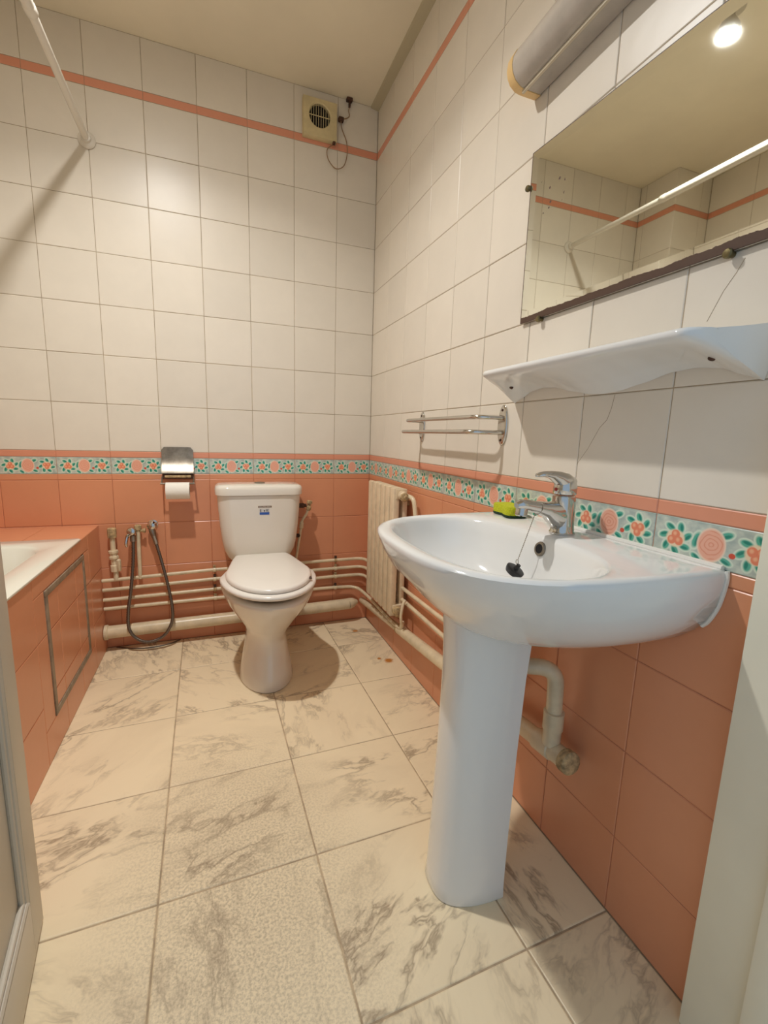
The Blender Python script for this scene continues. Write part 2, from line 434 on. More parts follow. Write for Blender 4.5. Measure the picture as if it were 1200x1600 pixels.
# front wall with the doorway the camera stands in
wf = G().box((-2.07, FY-.12, 0), (-1.07, FY, 2.53)).box((-1.07, FY-.12, 2.08), (0, FY, 2.53)).mk('wall_front', M['ceiling'], None, None)
struct(wf, 'front wall around the open doorway', 'wall')
# ceiling, coving
ce = G().box((-2.07, FY-.12, 2.516), (.1, .1, 2.6)).mk('ceiling', M['ceiling'], None, None)
struct(ce, 'cream painted ceiling', 'ceiling')
cv = mk('trim_1', [(-.038, 0, 2.5162), (-.034, 0, 2.509), (0, 0, 2.503), (0, 0, 2.5162), (-.038, FY, 2.5162), (-.034, FY, 2.509), (0, FY, 2.503), (0, FY, 2.5162)],
        [(0,1,5,4),(1,2,6,5),(2,3,7,6),(3,0,4,7),(0,3,2,1),(4,5,6,7)], M['cove'])
struct(cv, 'narrow cream strip where the ceiling meets the right wall', 'trim')

# floor: slab + marbled tiles
fl = G().box((-2.07, -2.75, -.1), (.1, .1, -.0016)).mk('floor', M['grout_floor'], None, None)
struct(fl, 'marbled tile floor', 'floor')
def clip_poly(poly, ax, val, keep_less):
    out = []
    for i in range(len(poly)):
        a, b = poly[i], poly[(i+1) % len(poly)]
        ia = (a[ax] < val) == keep_less; ib = (b[ax] < val) == keep_less
        if ia: out.append(a)
        if ia != ib:
            t = (val-a[ax])/(b[ax]-a[ax]); out.append((a[0]+(b[0]-a[0])*t, a[1]+(b[1]-a[1])*t))
    return out
fx, fy, fr, fs = -.9258, -.652, .0187, .3464
ca, sa = math.cos(fr), math.sin(fr)
_g = G().mk  # noqa
for i in range(-2, 4):
    for j in range(-7, 3):
        g = .0018
        cs = [((i*fs)+g, (j*fs)+g), ((i+1)*fs-g, (j*fs)+g), ((i+1)*fs-g, (j+1)*fs-g), ((i*fs)+g, (j+1)*fs-g)]
        poly = [(fx+ca*a-sa*b, fy+sa*a+ca*b) for a, b in cs]
        for ax, val, less in ((0, -.001, True), (0, -1.262, False), (1, -.001, True), (1, -2.75, False)):
            if poly: poly = clip_poly(poly, ax, val, less)
        if len(poly) < 3: continue
        n = len(poly); cx = sum(p[0] for p in poly)/n; cy = sum(p[1] for p in poly)/n
        area = abs(sum(poly[k][0]*poly[(k+1) % n][1]-poly[(k+1) % n][0]*poly[k][1] for k in range(n)))/2
        if area < 2e-4: continue
        def ins(p, d):
            v = Vector((p[0]-cx, p[1]-cy)); L = v.length; return (v.x*(1-d/L*1.3), v.y*(1-d/L*1.3))
        rings = [[(p[0]-cx, p[1]-cy, -.006) for p in poly], [(p[0]-cx, p[1]-cy, -.0016) for p in poly], [ins(p, .0012)+(-.0005,) for p in poly], [ins(p, .003)+(0,) for p in poly]]
        gg = G().rings(rings, False, True); o = gg.mk('tile', M['marble'], fl, None); o.location = (cx, cy, 0)

# door leaf on the left, door frame on the right
dl = empty('door_1', 'white panelled door standing open at the left edge', 'door', (-1.128, -1.303, .006)); dl['kind'] = 'structure'
ang = math.atan2(-(-1.10+1.125), (1.489-1.307))   # leaf runs towards the camera and slightly right
L_, T_, H_ = .62, .038, 2.04
rot = Matrix.Rotation(math.atan2(.025, .182), 4, 'Z')
dl.matrix_basis = Matrix.Translation((-1.128, -1.303, .006)) @ rot
def dbox(g, y0, y1, z0, z1, x0, x1): return g.bbox((x0, -y1, z0), (x1, -y0, z1), .002)
g = G(); dbox(g, 0, .075, 0, H_, -T_, 0); dbox(g, L_-.075, L_, 0, H_, -T_, 0)
g.mk('stile', M['door'], dl)
g = G(); dbox(g, .075, L_-.075, 0, .12, -T_, 0); dbox(g, .075, L_-.075, .95, 1.07, -T_, 0); dbox(g, .075, L_-.075, H_-.12, H_, -T_, 0); g.mk('rail', M['door'], dl)
g = G(); dbox(g, .075, L_-.075, .12, .95, -T_+.012, -.012); dbox(g, .075, L_-.075, 1.07, H_-.12, -T_+.012, -.012); g.mk('panel', M['door'], dl)
g = G()
for z0, z1 in ((.12, .95), (1.07, H_-.12)):
    y0, y1 = .075, L_-.075
    for (a, b) in (((y0, z0), (y1, z0)), ((y1, z0), (y1, z1)), ((y1, z1), (y0, z1)), ((y0, z1), (y0, z0))):
        for k, (o1, r1) in enumerate(((.006, .0085), (.019, .005))):
            def sh(p): return (p[0]+(o1 if p[0] == y0 else -o1), p[1]+(o1 if p[1] == z0 else -o1))
            A_, B_ = sh(a), sh(b)
            g.tube([(-.008, -A_[0], A_[1]), (-.008, -B_[0], B_[1])], r1, 8, False)
g.mk('moulding', M['door'], dl)
df = G().bbox((-.034, -2.04, 0), (.0, -1.862, 2.09), .004).bbox((-.030, -2.6, 0), (.03, -2.04, 2.09), .004).mk('door_2', M['jamb'])
struct(df, 'white door frame post at the right edge', 'door')
G().bbox((-.050, -1.985, 0), (-.034, -1.95, 2.08), .004).mk('stop_bead', M['jamb'], df)

# ------------------------------------------------------------------ bath
TX = -1.258
tub = G().box((TX-.05, FY, 0), (TX-.0014, 0, TZ-.002)).box((LEFTX, -.30, 0), (TX-.0014, 0, TZ-.002)).mk('bath_surround', M['grout_pink'], None, None)
tag(tub, 'salmon tiled front and end ledge boxing in the bath', 'bath surround')
for a, b in zip([-1.9, -1.8, -1.6, -1.4, -1.2, -1.0, -.8, -.6, -.4, -.2], [-1.8, -1.6, -1.4, -1.2, -1.0, -.8, -.6, -.4, -.2, 0]):
    for z0, z1 in ((0, .19), (.19, .385), (.385, TZ)):
        if a > -.81 and b < -.19 and z0 == .19: continue
        if -.81 < a and b < -.19:       # row pieces above and below the access hatch
            if z0 == 0: z1 = .108
            elif z0 == .385: z0 = .52
        tile((TX, a+GAP/2, z0+GAP/2), (0, 1, 0), (0, 0, 1), b-a-GAP, z1-z0-GAP, M['pink_tile'], tub, jit=.001)
# tiles beside the hatch
for y0, y1 in ((-.8, -.715), (-.272, -.2)):
    for z0, z1 in ((.108, .385), (.385, .52)):
        tile((TX, y0+GAP/2, z0+GAP/2), (0, 1, 0), (0, 0, 1), y1-y0-GAP, z1-z0-GAP, M['pink_tile'], tub, jit=0)
for a, b in ((-1.97, -1.85), (-1.85, -1.65), (-1.65, -1.45), (-1.45, TX-.001)):
    tile((a+GAP/2, -.30, TZ), (1, 0, 0), (0, 1, 0), b-a-GAP, .297, M['pink_tile'], tub, jit=.001)
G().bbox((TX-.012, -1.9, TZ-.004), (TX+.001, -.30, TZ+.004), .002).mk('edge_sealant', M['enamel'], tub)
# access hatch
hx = TX
ah = empty('access_hatch', 'square inspection hatch with grey metal frame in the bath front', 'hatch', (hx, -.49, .11))
y0, y1, z0, z1, fw = -.712, -.275, .11, .517, .020
g = G()
for a, b in (((y0, z0), (y1, z0+fw)), ((y0, z1-fw), (y1, z1)), ((y0, z0+fw), (y0+fw, z1-fw)), ((y1-fw, z0+fw), (y1, z1-fw))):
    g.bbox((hx-.010, a[0], a[1]), (hx+.003, b[0], b[1]), .0012)
adopt(g.mk('frame', M['gray_frame']), ah)
for a, b in ((y0+fw, -.6), (-.6, -.4), (-.4, y1-fw)):
    for c, d in ((z0+fw, .19), (.19, .385), (.385, z1-fw)):
        o = tile((hx+.0006, a+.0015, c+.0015), (0, 1, 0), (0, 0, 1), b-a-.003, d-c-.003, M['pink_tile'], None, jit=0)
        mw = o.matrix_basis.copy(); o.parent = ah; mw.translation -= Vector(ah.location); o.matrix_basis = mw
# bath tub
def rrect(x0, x1, y0, y1, r, z, n=8):
    out = []
    for cx, cy, a0 in ((x1-r, y1-r, 0), (x0+r, y1-r, PI/2), (x0+r, y0+r, PI), (x1-r, y0+r, 1.5*PI)):
        for k in range(n+1):
            a = a0+PI/2*k/n; out.append((cx+r*math.cos(a), cy+r*math.sin(a), z))
    return out
bx0, bx1, by0, by1 = LEFTX+.002, TX+.004, -1.895, -.301
R = [rrect(bx0, bx1, by0, by1, .006, TZ+.001), rrect(bx0, bx1, by0, by1, .007, TZ+.005), rrect(bx0+.004, bx1-.004, by0+.004, by1-.004, .008, TZ+.008),
     rrect(bx0+.055, bx1-.075, by0+.075, by1-.085, .10, TZ+.008), rrect(bx0+.068, bx1-.088, by0+.088, by1-.10, .10, TZ+.000),
     rrect(bx0+.09, bx1-.11, by0+.12, by1-.16, .11, TZ-.15), rrect(bx0+.12, bx1-.14, by0+.16, by1-.22, .12, TZ-.36), rrect(bx0+.17, bx1-.19, by0+.22, by1-.29, .10, TZ-.40)]
bt = G().rings(R, False, True).mk('bathtub', M['enamel'], None, 50)
tag(bt, 'white enamelled bathtub set behind the salmon tiled front', 'bathtub')

# shower curtain rod
rod = empty('curtain_rod', 'white shower curtain rod high on the left, ending on the back wall', 'rod', (-1.197, -.01, 2.107))
g = G(); g.tube([(-1.197, -.014, 2.107), (-1.197, -.62, 2.107)], .0125, 16, False); g.tube([(-1.197, -.60, 2.107), (-1.197, FY+.01, 2.107)], .0155, 16, False)
g.lathe((-1.197, -.575, 2.107), (0, -1, 0), [(0, .0125), (.006, .0165), (.03, .0165), (.034, .0155)])
adopt(g.mk('pole', M['rod']), rod)
for yy, d in ((-.0005, -1), (FY+.0005, 1)):
    adopt(G().lathe((-1.197, yy, 2.107), (0, d, 0), [(0, .030), (.005, .031), (.011, .027), (.016, .018), (.028, .017), (.030, .0125)]).mk('end_flange', M['rod']), rod)

# ceiling lamp: a reflector bulb whose face points down
cb = empty('ceiling_lamp', 'lit reflector bulb under the ceiling, seen as a glare in the mirror', 'lamp', (BULB[0], BULB[1], 2.516))
adopt(G().lathe((BULB[0], BULB[1], 2.516), (0, 0, -1), [(0, .045), (.008, .045), (.012, .016), (.030, .016), (.034, .020), (.060, .034), (.070, .036), (.0835, .0365), (.0835, .035), (.070, .0345)]).mk('reflector_housing', M['lamp_plate']), cb)
adopt(G().lathe((BULB[0], BULB[1], 2.516), (0, 0, -1), [(.070, .0335), (.0765, .0335), (.081, .028), (.084, .020), (.0855, .010), (.086, .002)]).mk('bulb_face', M['bulb'], None, 60), cb)

# ------------------------------------------------------------------ toilet
tcx = -.592
to = empty('toilet', 'off-white close-coupled toilet with closed seat against the back wall', 'toilet', (tcx, -.4, 0))
def tip(ring, k):
    return [(x, y, z+k*max(0, -.15-y)) for x, y, z in ring]
def egg(cx, yb, yf, wb_, wm, z, n=40, k=.42, pf=2.0, pb=3.0):
    """egg outline: back at yb, front at yf, widest (half wm) at fraction k from the back"""
    ym = yb + (yf-yb)*k; out = []
    for i in range(n):
        a = 2*PI*i/n; c, s = math.cos(a), math.sin(a)
        if s >= 0:   # front half (towards the camera, -y)
            e = 2/pf; x = wm*math.copysign(abs(c)**e, c); y = ym+(yf-ym)*abs(s)**e
        else:
            e = 2/pb; x = wm*math.copysign(abs(c)**e, c); t_ = abs(s)**e; y = ym+(yb-ym)*t_
            x *= (1-(1-wb_/wm)*t_)
        out.append((cx+x, y, z))
    return out
R = []
for z, yb, yf, wb_, wm, k in [(0, -.20, -.605, .09, .108, .55), (.006, -.20, -.61, .09, .110, .55), (.05, -.20, -.598, .085, .102, .55), (.11, -.20, -.575, .078, .089, .55), (.165, -.19, -.56, .076, .081, .55), (.20, -.18, -.565, .08, .085, .5),
                               (.24, -.15, -.60, .09, .106, .5), (.29, -.12, -.645, .10, .138, .5), (.34, -.11, -.692, .11, .166, .5), (.375, -.10, -.716, .12, .181, .48), (.388, -.10, -.724, .12, .185, .48), (.395, -.10, -.720, .118, .181, .48)]:
    R.append(egg(tcx+.002+.013*min(1, z/.38), yb, yf, wb_, wm, z, k=k))
R.append(egg(tcx+.015, -.16, -.665, .09, .14, .396, k=.48)); R.append(egg(tcx+.015, -.2, -.60, .06, .10, .34, k=.48))
adopt(G().rings(R).mk('bowl', M['toilet'], None, 60), to)
R = [egg(tcx+.016, -.135, -.724, .10, .183, .4085, k=.5), egg(tcx+.016, -.13, -.732, .105, .189, .413, k=.5), egg(tcx+.016, -.13, -.734, .105, .190, .421, k=.5), egg(tcx+.016, -.135, -.727, .10, .184, .428, k=.5)]
adopt(G().rings([tip(q, .018) for q in R]).mk('seat', M['seat'], None, 60), to)
R = [egg(tcx+.016, -.118, -.700, .112, .163, .4275, k=.55, pb=7), egg(tcx+.016, -.113, -.708, .116, .168, .432, k=.55, pb=7), egg(tcx+.016, -.113, -.708, .116, .168, .440, k=.55, pb=7), egg(tcx+.016, -.118, -.702, .113, .163, .4455, k=.55, pb=7), egg(tcx+.016, -.126, -.694, .108, .157, .4475, k=.55, pb=6), egg(tcx+.016, -.22, -.60, .07, .10, .450, k=.5, pb=4), egg(tcx+.016, -.35, -.45, .02, .03, .451, k=.5)]
adopt(G().rings([tip(q, .018) for q in R]).mk('lid', M['seat'], None, 60), to)
for dx in (-.07, .10): adopt(G().lathe((tcx+dx, -.118, .41), (0, 0, 1), [(0, .013), (.024, .013), (.028, .010)]).mk('hinge', M['seat']), to)
g = G().bbox((tcx+.150, -.590, .446), (tcx+.166, -.562, .4505), .001)
adopt(g.mk('seat_bumper', M['hose']), to)
# cistern
def rr_ring(x0, x1, y0, y1, r, z): return rrect(x0, x1, y0, y1, r, z, 6)
ccx = -.579
R = []
for z, hw, yf in [(.398, .100, -.135), (.41, .128, -.150), (.432, .146, -.165), (.465, .159, -.177), (.51, .168, -.183), (.58, .176, -.187), (.66, .182, -.188), (.722, .186, -.189)]:
    R.append(rr_ring(ccx-hw, ccx+hw, yf, -.012, min(.055, hw*.4), z))
adopt(G().rings(R).mk('cistern', M['toilet'], None, 50), to)
R = [rr_ring(ccx-.186, ccx+.186, -.189, -.012, .05, .7225), rr_ring(ccx-.193, ccx+.193, -.197, -.008, .055, .726), rr_ring(ccx-.194, ccx+.194, -.198, -.008, .055, .752), rr_ring(ccx-.190, ccx+.190, -.193, -.010, .052, .763), rr_ring(ccx-.178, ccx+.178, -.180, -.018, .045, .769), rr_ring(ccx-.10, ccx+.10, -.13, -.05, .03, .7715)]
lidc = adopt(G().rings(R).mk('cistern_lid', M['toilet'], None, 50), to)
fb = adopt(G().lathe((ccx+.004, -.10, .770), (0, 0, 1), [(0, .024), (.004, .024), (.006, .021)]).mk('flush_button', M['steel']), to)
stk = adopt(G().box((ccx-.012+.0, -.1886, .668), (ccx+.052-.004, -.1876, .6765)).mk('sticker_strip', M['sticker_brown'], None, None), to)
g = G()
for k in range(9): g.box((ccx-.006+k*.0058, -.1888, .6700+.0006*(k % 2)), (ccx-.0028+k*.0058, -.1885, .6740-.0007*(k % 3)))
adopt(g.mk('sticker_lettering', M['sticker'], None, None), to)
adopt(G().box((ccx-.006, -.1884, .636), (ccx+.037, -.1876, .664)).mk('sticker', M['sticker'], None, None), to)
adopt(G().box((ccx-.006, -.1888, .636), (ccx+.037, -.1883, .6475)).mk('sticker_band', M['blue'], None, None), to)
g = G()
def seg(g, x, z, wd, hg): g.box((ccx+x, -.1888, .636+z), (ccx+x+wd, -.1883, .636+z+hg))
seg(g, -.004, .014, .0016, .011); 
for z in (.014, .019, .0237): seg(g, -.004, z, .006, .0014)
seg(g, .012, .016, .007, .002); seg(g, .0145, .0135, .002, .007); seg(g, .0125, .019, .006, .0016)
seg(g, .023, .014, .0014, .010); seg(g, .0265, .014, .0014, .010); seg(g, .023, .0235, .005, .0014); seg(g, .023, .018, .005, .0013); seg(g, .030, .014, .0014, .010); seg(g, .030, .014, .005, .0013); seg(g, .030, .0235, .005, .0013)
adopt(g.mk('sticker_marks', M['black'], None, None), to)

# water feed of the cistern
ff = empty('cistern_feed', 'thin cream water feed pipe with a corroded valve right of the toilet cistern', 'pipe', (-.35, -.03, .35))
g = G().tube([(-.40, -.035, .345), (-.385, -.045, .45), (-.372, -.05, .54), (-.366, -.05, .575), (-.345, -.05, .61), (-.337, -.05, .635)], .0065, 10)
g.lathe((-.372, -.05, .535), (.1, 0, 1), [(0, .0065), (.004, .011), (.03, .011), (.036, .0065)], 10)
adopt(g.mk('feed_pipe', M['pipe']), ff)
adopt(G().lathe((-.336, -.05, .625), (.15, 0, 1), [(0, .008), (.006, .012), (.02, .013), (.024, .009), (.034, .009), (.036, .014), (.05, .014), (.052, .01)], 10).mk('valve', M['rust']), ff)
adopt(G().lathe((-.345, -.05, .652), (-1, 0, 0), [(0, .008), (.012, .009), (.014, .012), (.03, .012), (.045, .010)], 10).mk('inlet_nut', M['brown']), ff)
adopt(G().lathe((-.378, -.05, .50), (-1, 0, 0), [(0, .006), (.006, .010), (.030, .010)], 10).mk('wall_nut', M['brown']), ff)

# ------------------------------------------------------------------ pipes on the back wall
PX = .030
zz = [(.331, .347, .353), (.287, .301, .308), (.241, .250, .264), (.199, .205, .203)]
names_ = ['topmost', 'second from the top', 'third from the top', 'lowest']
for k, (za, zb, zc_) in enumerate(zz):
    pts = [(TX+.003, -PX, za), (-.80, -PX, zb), (-.19, -PX, zc_)]
    if k == 0: pts += [(-PX, -PX, .354), (-PX, -.25, .356), (-PX, -.66, .366), (-PX, -1.37, .380), (-.05, -1.37, .60)]; what = 'reaching the basin'
    elif k == 1: pts += [(-PX, -PX, .309), (-PX, -.25, .310), (-PX, -.66, .313), (-PX, -1.33, .312), (-.06, -1.33, .60)]; what = 'reaching the basin'
    elif k == 2: pts += [(-PX, -PX, .264), (-PX, -.22, .262)]; what = 'ending behind the radiator'
    else: pts += [(-.07, -PX, .198), (-.045, -.16, .185), (-.05, -.53, .19), (-.05, -.615, .20), (-.05, -.622, .237)]; what = 'meeting the radiator foot'
    g = G().tube(fillet(pts[2:], .055, 7), .0082, 12, False)
    g.tube([pts[0], pts[1], pts[2]], .0082, 12, False)
    o = g.mk('thin_pipe', M['pipe'])
    tag(o, 'thin cream pipe, %s of four on back wall, %s' % (names_[k], what), 'pipe', 'thin pipes low on the back wall')
for x, lab, n_ in ((-.785, 'pipe clamps left of the toilet', 1), (-.187, 'pipe clamps right of the toilet', 2)):
    for k in range(4):
        z = zz[k][1] if n_ == 1 else zz[k][2]
        t_ = empty('pipe_clamp', '%s small clamp %s, %s' % (['rusty brown', 'paint covered', 'cream painted', 'stained cream'][k] , 'left of the toilet' if n_ == 1 else 'between toilet and radiator', ['on the topmost thin pipe', 'on the second thin pipe', 'on the third thin pipe', 'on the lowest thin pipe'][k]), 'clamp', (x, -PX, z), lab)
        G().lathe((-.007, 0, 0), (1, 0, 0), [(0, .0095), (.001, .0118), (.013, .0118), (.014, .0095)], 14).mk('band', M['pipe'] if k != (2 if n_ == 1 else 0) else M['rust'], t_)
        G().bbox((-.006, -.006, .009), (.006, .006, .023), .002).bbox((-.004, .0, -.004), (.004, PX, .004), .001).mk('bracket', M['brown'] if (k in (0, 3)) != (n_ == 1) else M['rust'], t_)
# big waste pipe on the back wall
wp = empty('waste_pipe', 'thick cream waste pipe along the foot of the back wall', 'pipe', (-.8, -.04, .10))
g = G().tube([(TX+.003, -.042, .092), (-.80, -.042, .098), (-.30, -.042, .104), (-.115, -.042, .108)], .029, 20, False)
g.lathe((-.118, -.042, .108), (1, .25, .05), [(0, .029), (.012, .029), (.03, .026), (.045, .017), (.055, .012)], 20)
adopt(g.mk('main_pipe', M['pipe']), wp)
adopt(G().lathe((TX+.002, -.042, .092), (1, 0, 0), [(0, .034), (.012, .034), (.016, .029)], 20).mk('collar', M['pipe']), wp)
# sloping drain on the right wall with its end plug
dr = empty('drain_pipe', 'cream drain pipe sloping along the right wall to a capped end below the basin', 'pipe', (-.04, -.8, .2))
a_ = Vector((-.035, -.03, .118)); b_ = Vector((-.042, -1.545, .288))
pt = lambda t: a_.lerp(b_, t)
g = G().tube([pt(0), pt(.36)], .0175, 16, False); adopt(g.mk('narrow_length', M['pipe']), dr)
g = G().tube([pt(.355), pt(.96)], .0215, 18, False); adopt(g.mk('main_length', M['pipe']), dr)
adopt(G().tube([pt(.35), pt(.358)], .0222, 18, False).mk('joint_ring', M['rust']), dr)
dv = (b_-a_).normalized()
adopt(G().lathe(pt(.945), dv, [(0, .0215), (.002, .026), (.055, .026), (.058, .023), (.095, .023)], 20).mk('branch_fitting', M['pipe']), dr)
adopt(G().lathe(pt(.945)+dv*.093, dv, [(0, .023), (.002, .0265), (.020, .0265), (.024, .022), (.025, .015)], 20).mk('end_plug', M['rust']), dr)
# basin waste: out of the pedestal, down into the drain
bw_ = empty('basin_waste', 'cream bent waste pipe coming out of the pedestal down to the drain', 'pipe', (-.045, -1.49, .4))
by_ = -1.512
g = G().tube(fillet([(-.16, -1.455, .492), (-.05, by_, .492), (-.045, by_, .36)], .042, 8), .0185, 18, False)
adopt(g.mk('bend', M['pipe']), bw_)
adopt(G().lathe((-.045, by_, .385), (0, 0, -1), [(0, .0185), (.002, .0235), (.045, .0235), (.05, .021), (.085, .021)], 18).mk('socket', M['pipe']), bw_)

# capped stub, tap, hose holder and hose left of the toilet
st = empty('capped_pipe', 'cream capped pipe stub with thick fittings beside the bath', 'pipe', (-1.198, -.03, .335))
g = G().tube([(-1.198, -.03, .333), (-1.198, -.03, .375), (-1.203, -.03, .39), (-1.203, -.03, .55)], .011, 12, False)
adopt(g.mk('riser', M['pipe']), st)
g = G().lathe((-1.200, -.03, .37), (-.03, 0, 1), [(0, .012), (.003, .018), (.03, .018), (.034, .014), (.06, .014), (.062, .020), (.072, .020), (.074, .016), (.086, .016), (.088, .020), (.098, .020), (.10, .012)], 8)
g.lathe((-1.183, -.04, .375), (0, 0, 1), [(0, .007), (.004, .010), (.05, .010), (.055, .006)], 8)
adopt(g.mk('union', M['pipe']), st)
adopt(G().lathe((-1.203, -.03, .525), (0, 0, 1), [(0, .012), (.002, .0175), (.030, .0185), (.042, .0175), (.045, .014)], 10).mk('cap', M['rust']), st)
av = empty('bidet_tap', 'small chrome tap on a cream riser pipe, feeding the hose', 'tap', (-1.103, -.03, .33))
adopt(G().tube([(-1.103, -.03, .33), (-1.100, -.03, .575)], .0085, 12, False).mk('riser', M['pipe']), av)
adopt(G().lathe((-1.100, -.03, .555), (0, 0, 1), [(0, .010), (.004, .014), (.022, .014), (.026, .008)], 12).lathe((-1.10, -.03, .553), (1, 0, 0), [(0, .007), (.02, .007), (.021, .010), (.03, .010)], 10).mk('union', M['rust']), av)
adopt(G().lathe((-1.122, -.02, .553), (0, -1, .1), [(0, .010), (.02, .012), (.024, .019), (.045, .019), (.052, .015), (.055, .006)], 18).mk('tap_head', M['chrome']), av)
adopt(G().tube([(-1.124, -.065, .55), (-1.138, -.068, .535), (-1.144, -.072, .505), (-1.142, -.07, .49)], [.009, .007, .006, .004], 10).mk('handle', M['chrome']), av)
adopt(G().lathe((-1.118, -.055, .54), (0, -.1, -1), [(0, .008), (.003, .012), (.028, .012), (.031, .009)], 12).mk('outlet_nut', M['steel']), av)
hh = empty('hose_holder', 'round chrome wall hook that holds the end of the hose', 'hose holder', (-1.042, 0, .575))
adopt(G().lathe((-1.042, -.0005, .575), (0, -1, 0), [(0, .021), (.004, .021), (.007, .012), (.022, .011), (.026, .020), (.040, .021), (.050, .014), (.053, .005)], 20).mk('hook_body', M['chrome']), hh)
adopt(G().lathe((-1.045, -.037, .562), (.25, -.1, -1), [(0, .012), (.01, .014), (.03, .012), (.045, .0095), (.055, .0095)], 14).mk('hose_cup', M['steel']), hh)
hs = empty('flexible_hose', 'grey ribbed metal shower hose hanging in a loop left of the toilet', 'hose', (-1.07, -.07, .05))
hp = [(-1.117, -.060, .515), (-1.122, -.066, .42), (-1.135, -.078, .30), (-1.150, -.086, .20), (-1.150, -.090, .115), (-1.115, -.092, .062), (-1.065, -.092, .046), (-1.01, -.092, .070), (-.976, -.09, .13), (-.972, -.088, .20), (-.985, -.08, .30), (-1.005, -.066, .40), (-1.026, -.052, .49), (-1.034, -.045, .52)]
g = G()
P = [Vector(p) for p in hp]; Q = []
for i in range(len(P)-1):
    p0 = P[i-1] if i else P[i]; p1, p2 = P[i], P[i+1]; p3 = P[i+2] if i+2 < len(P) else P[i+1]
    for k in range(26):
        t = k/26; Q.append(.5*((2*p1)+(-p0+p2)*t+(2*p0-5*p1+4*p2-p3)*t*t+(-p0+3*p1-3*p2+p3)*t**3))
g.tube(Q, [.0074 if i % 3 else .0060 for i in range(len(Q))], 10, False)
adopt(g.mk('hose', M['hose'], None, 60), hs)
adopt(G().lathe(Q[-1], (Vector(Q[-1])-Vector(Q[-6])), [(-.03, .0075), (-.028, .0095), (0, .0095), (.012, .008)], 12).mk('hose_nut', M['steel']), hs)
lc = G().tube([(-1.22, -.012, .004), (-1.15, -.045, .003), (-1.08, -.06, .003), (-1.0, -.045, .003), (-.95, -.012, .004)], .0028, 8).mk('loose_cable', M['hose'])
tag(lc, 'thin grey cable lying on the floor along the back wall', 'cable')

# toilet paper holder and roll
th = empty('toilet_paper_holder', 'steel toilet paper holder with curved cover flap on the back wall', 'paper holder', (-.925, 0, .85))
xa, xb = -.992, -.860
prof = [(-.004, .928), (-.006, .905), (-.008, .88), (-.013, .86), (-.022, .842), (-.032, .828), (-.040, .815), (-.041, .811)]
v = []; f = []
n = len(prof); nx = 12
for side in (0, 1):
    for i, (y, z) in enumerate(prof):
        for k in range(nx+1):
            u = k/nx; x = xa+(xb-xa)*u; zq = z
            if i == 0: d = min(u, 1-u)*(xb-xa); zq = z-(.014*(1-min(1, d/.014))**2)
            v.append((x, y-(-.0012 if side else 0), zq))
for side in (0, 1):
    for i in range(n-1):
        for k in range(nx):
            q = [side*n*(nx+1)+i*(nx+1)+k, side*n*(nx+1)+i*(nx+1)+k+1, side*n*(nx+1)+(i+1)*(nx+1)+k+1, side*n*(nx+1)+(i+1)*(nx+1)+k]
            f.append(tuple(q if side else q[::-1]))
adopt(mk('cover_flap', v, f, M['steel'], None, 40), th)
adopt(G().bbox((xa+.002, -.034, .7855), (xb-.002, -.0005, .8105), .003).mk('bracket', M['brown']), th)
adopt(G().tube([(xa+.012, -.036, .797), (xb-.012, -.036, .797)], .006, 10, False).mk('flap_hinge', M['rust']), th)
rz, ry = .737, -.075
g = G()
for x in (xa+.001, xb-.001): g.tube([(x, -.028, .795), (x, -.05, .778), (x, ry, rz+.032)], .0035, 8, False)
g.tube([(xa-.004, ry, rz+.032), (xb+.004, ry, rz+.032)], .0038, 10, False)
adopt(g.mk('arm', M['steel']), th)
tr = empty('toilet_roll', 'white toilet roll hanging from the steel holder', 'toilet paper', (-.926, ry, rz))
seg_ = 32; R = []
for r, x in ((.018, -.974), (.0375, -.974), (.0375, -.878), (.018, -.878)):
    R.append([(x, ry+r*math.cos(2*PI*k/seg_), rz+r*math.sin(2*PI*k/seg_)) for k in range(seg_)])
adopt(G().rings(R, False, False).mk('paper', M['paper'], None, 40), tr)
R = [[(x, ry+r*math.cos(2*PI*k/seg_), rz+r*math.sin(2*PI*k/seg_)) for k in range(seg_)] for r, x in ((.0182, -.9745), (.0165, -.9745), (.0165, -.8775), (.0182, -.8775))]
adopt(G().rings(R, False, False).mk('core', M['card'], None, 40), tr)

# ------------------------------------------------------------------ extractor fan
fan = empty('extractor_fan', 'yellowed square extractor fan with round grille at the top of the back wall', 'fan', (-.281, 0, 2.392))
hx_ = .0765; gr = .047; gz = 2.402; gx = -.283
v = []; f = []; n = 40
sq = []
for k in range(n):
    a = 2*PI*k/n; c, s = math.cos(a), math.sin(a); q = hx_/max(abs(c), abs(s)); sq.append((c*q, s*q))
rows_ = [[(-.281+x, -.0005, 2.392+z) for x, z in sq], [(-.281+x, -.026, 2.392+z) for x, z in sq], [(-.281+x*.97, -.030, 2.392+z*.97) for x, z in sq],
         [(gx+(gr+.004)*math.cos(2*PI*k/n), -.030, gz+(gr+.004)*math.sin(2*PI*k/n)) for k in range(n)], [(gx+gr*math.cos(2*PI*k/n), -.026, gz+gr*math.sin(2*PI*k/n)) for k in range(n)],
         [(gx+gr*math.cos(2*PI*k/n), -.002, gz+gr*math.sin(2*PI*k/n)) for k in range(n)]]
adopt(G().rings(rows_, False, False).mk('housing', M['fan'], None, 35), fan)
adopt(G().lathe((gx, -.001, gz), (0, -1, 0), [(0, gr-.001), (.012, gr-.001), (.013, .012), (.018, .010)], 30).mk('fan_core', M['dark']), fan)
for k in range(8):
    x = -.0385+.011*k; h_ = math.sqrt(gr*gr-x*x)
    adopt(G().bbox((gx+x-.0010, -.0265, gz-h_), (gx+x+.0010, -.024, gz+h_), .0004).mk('grille_bar', M['fan']), fan)
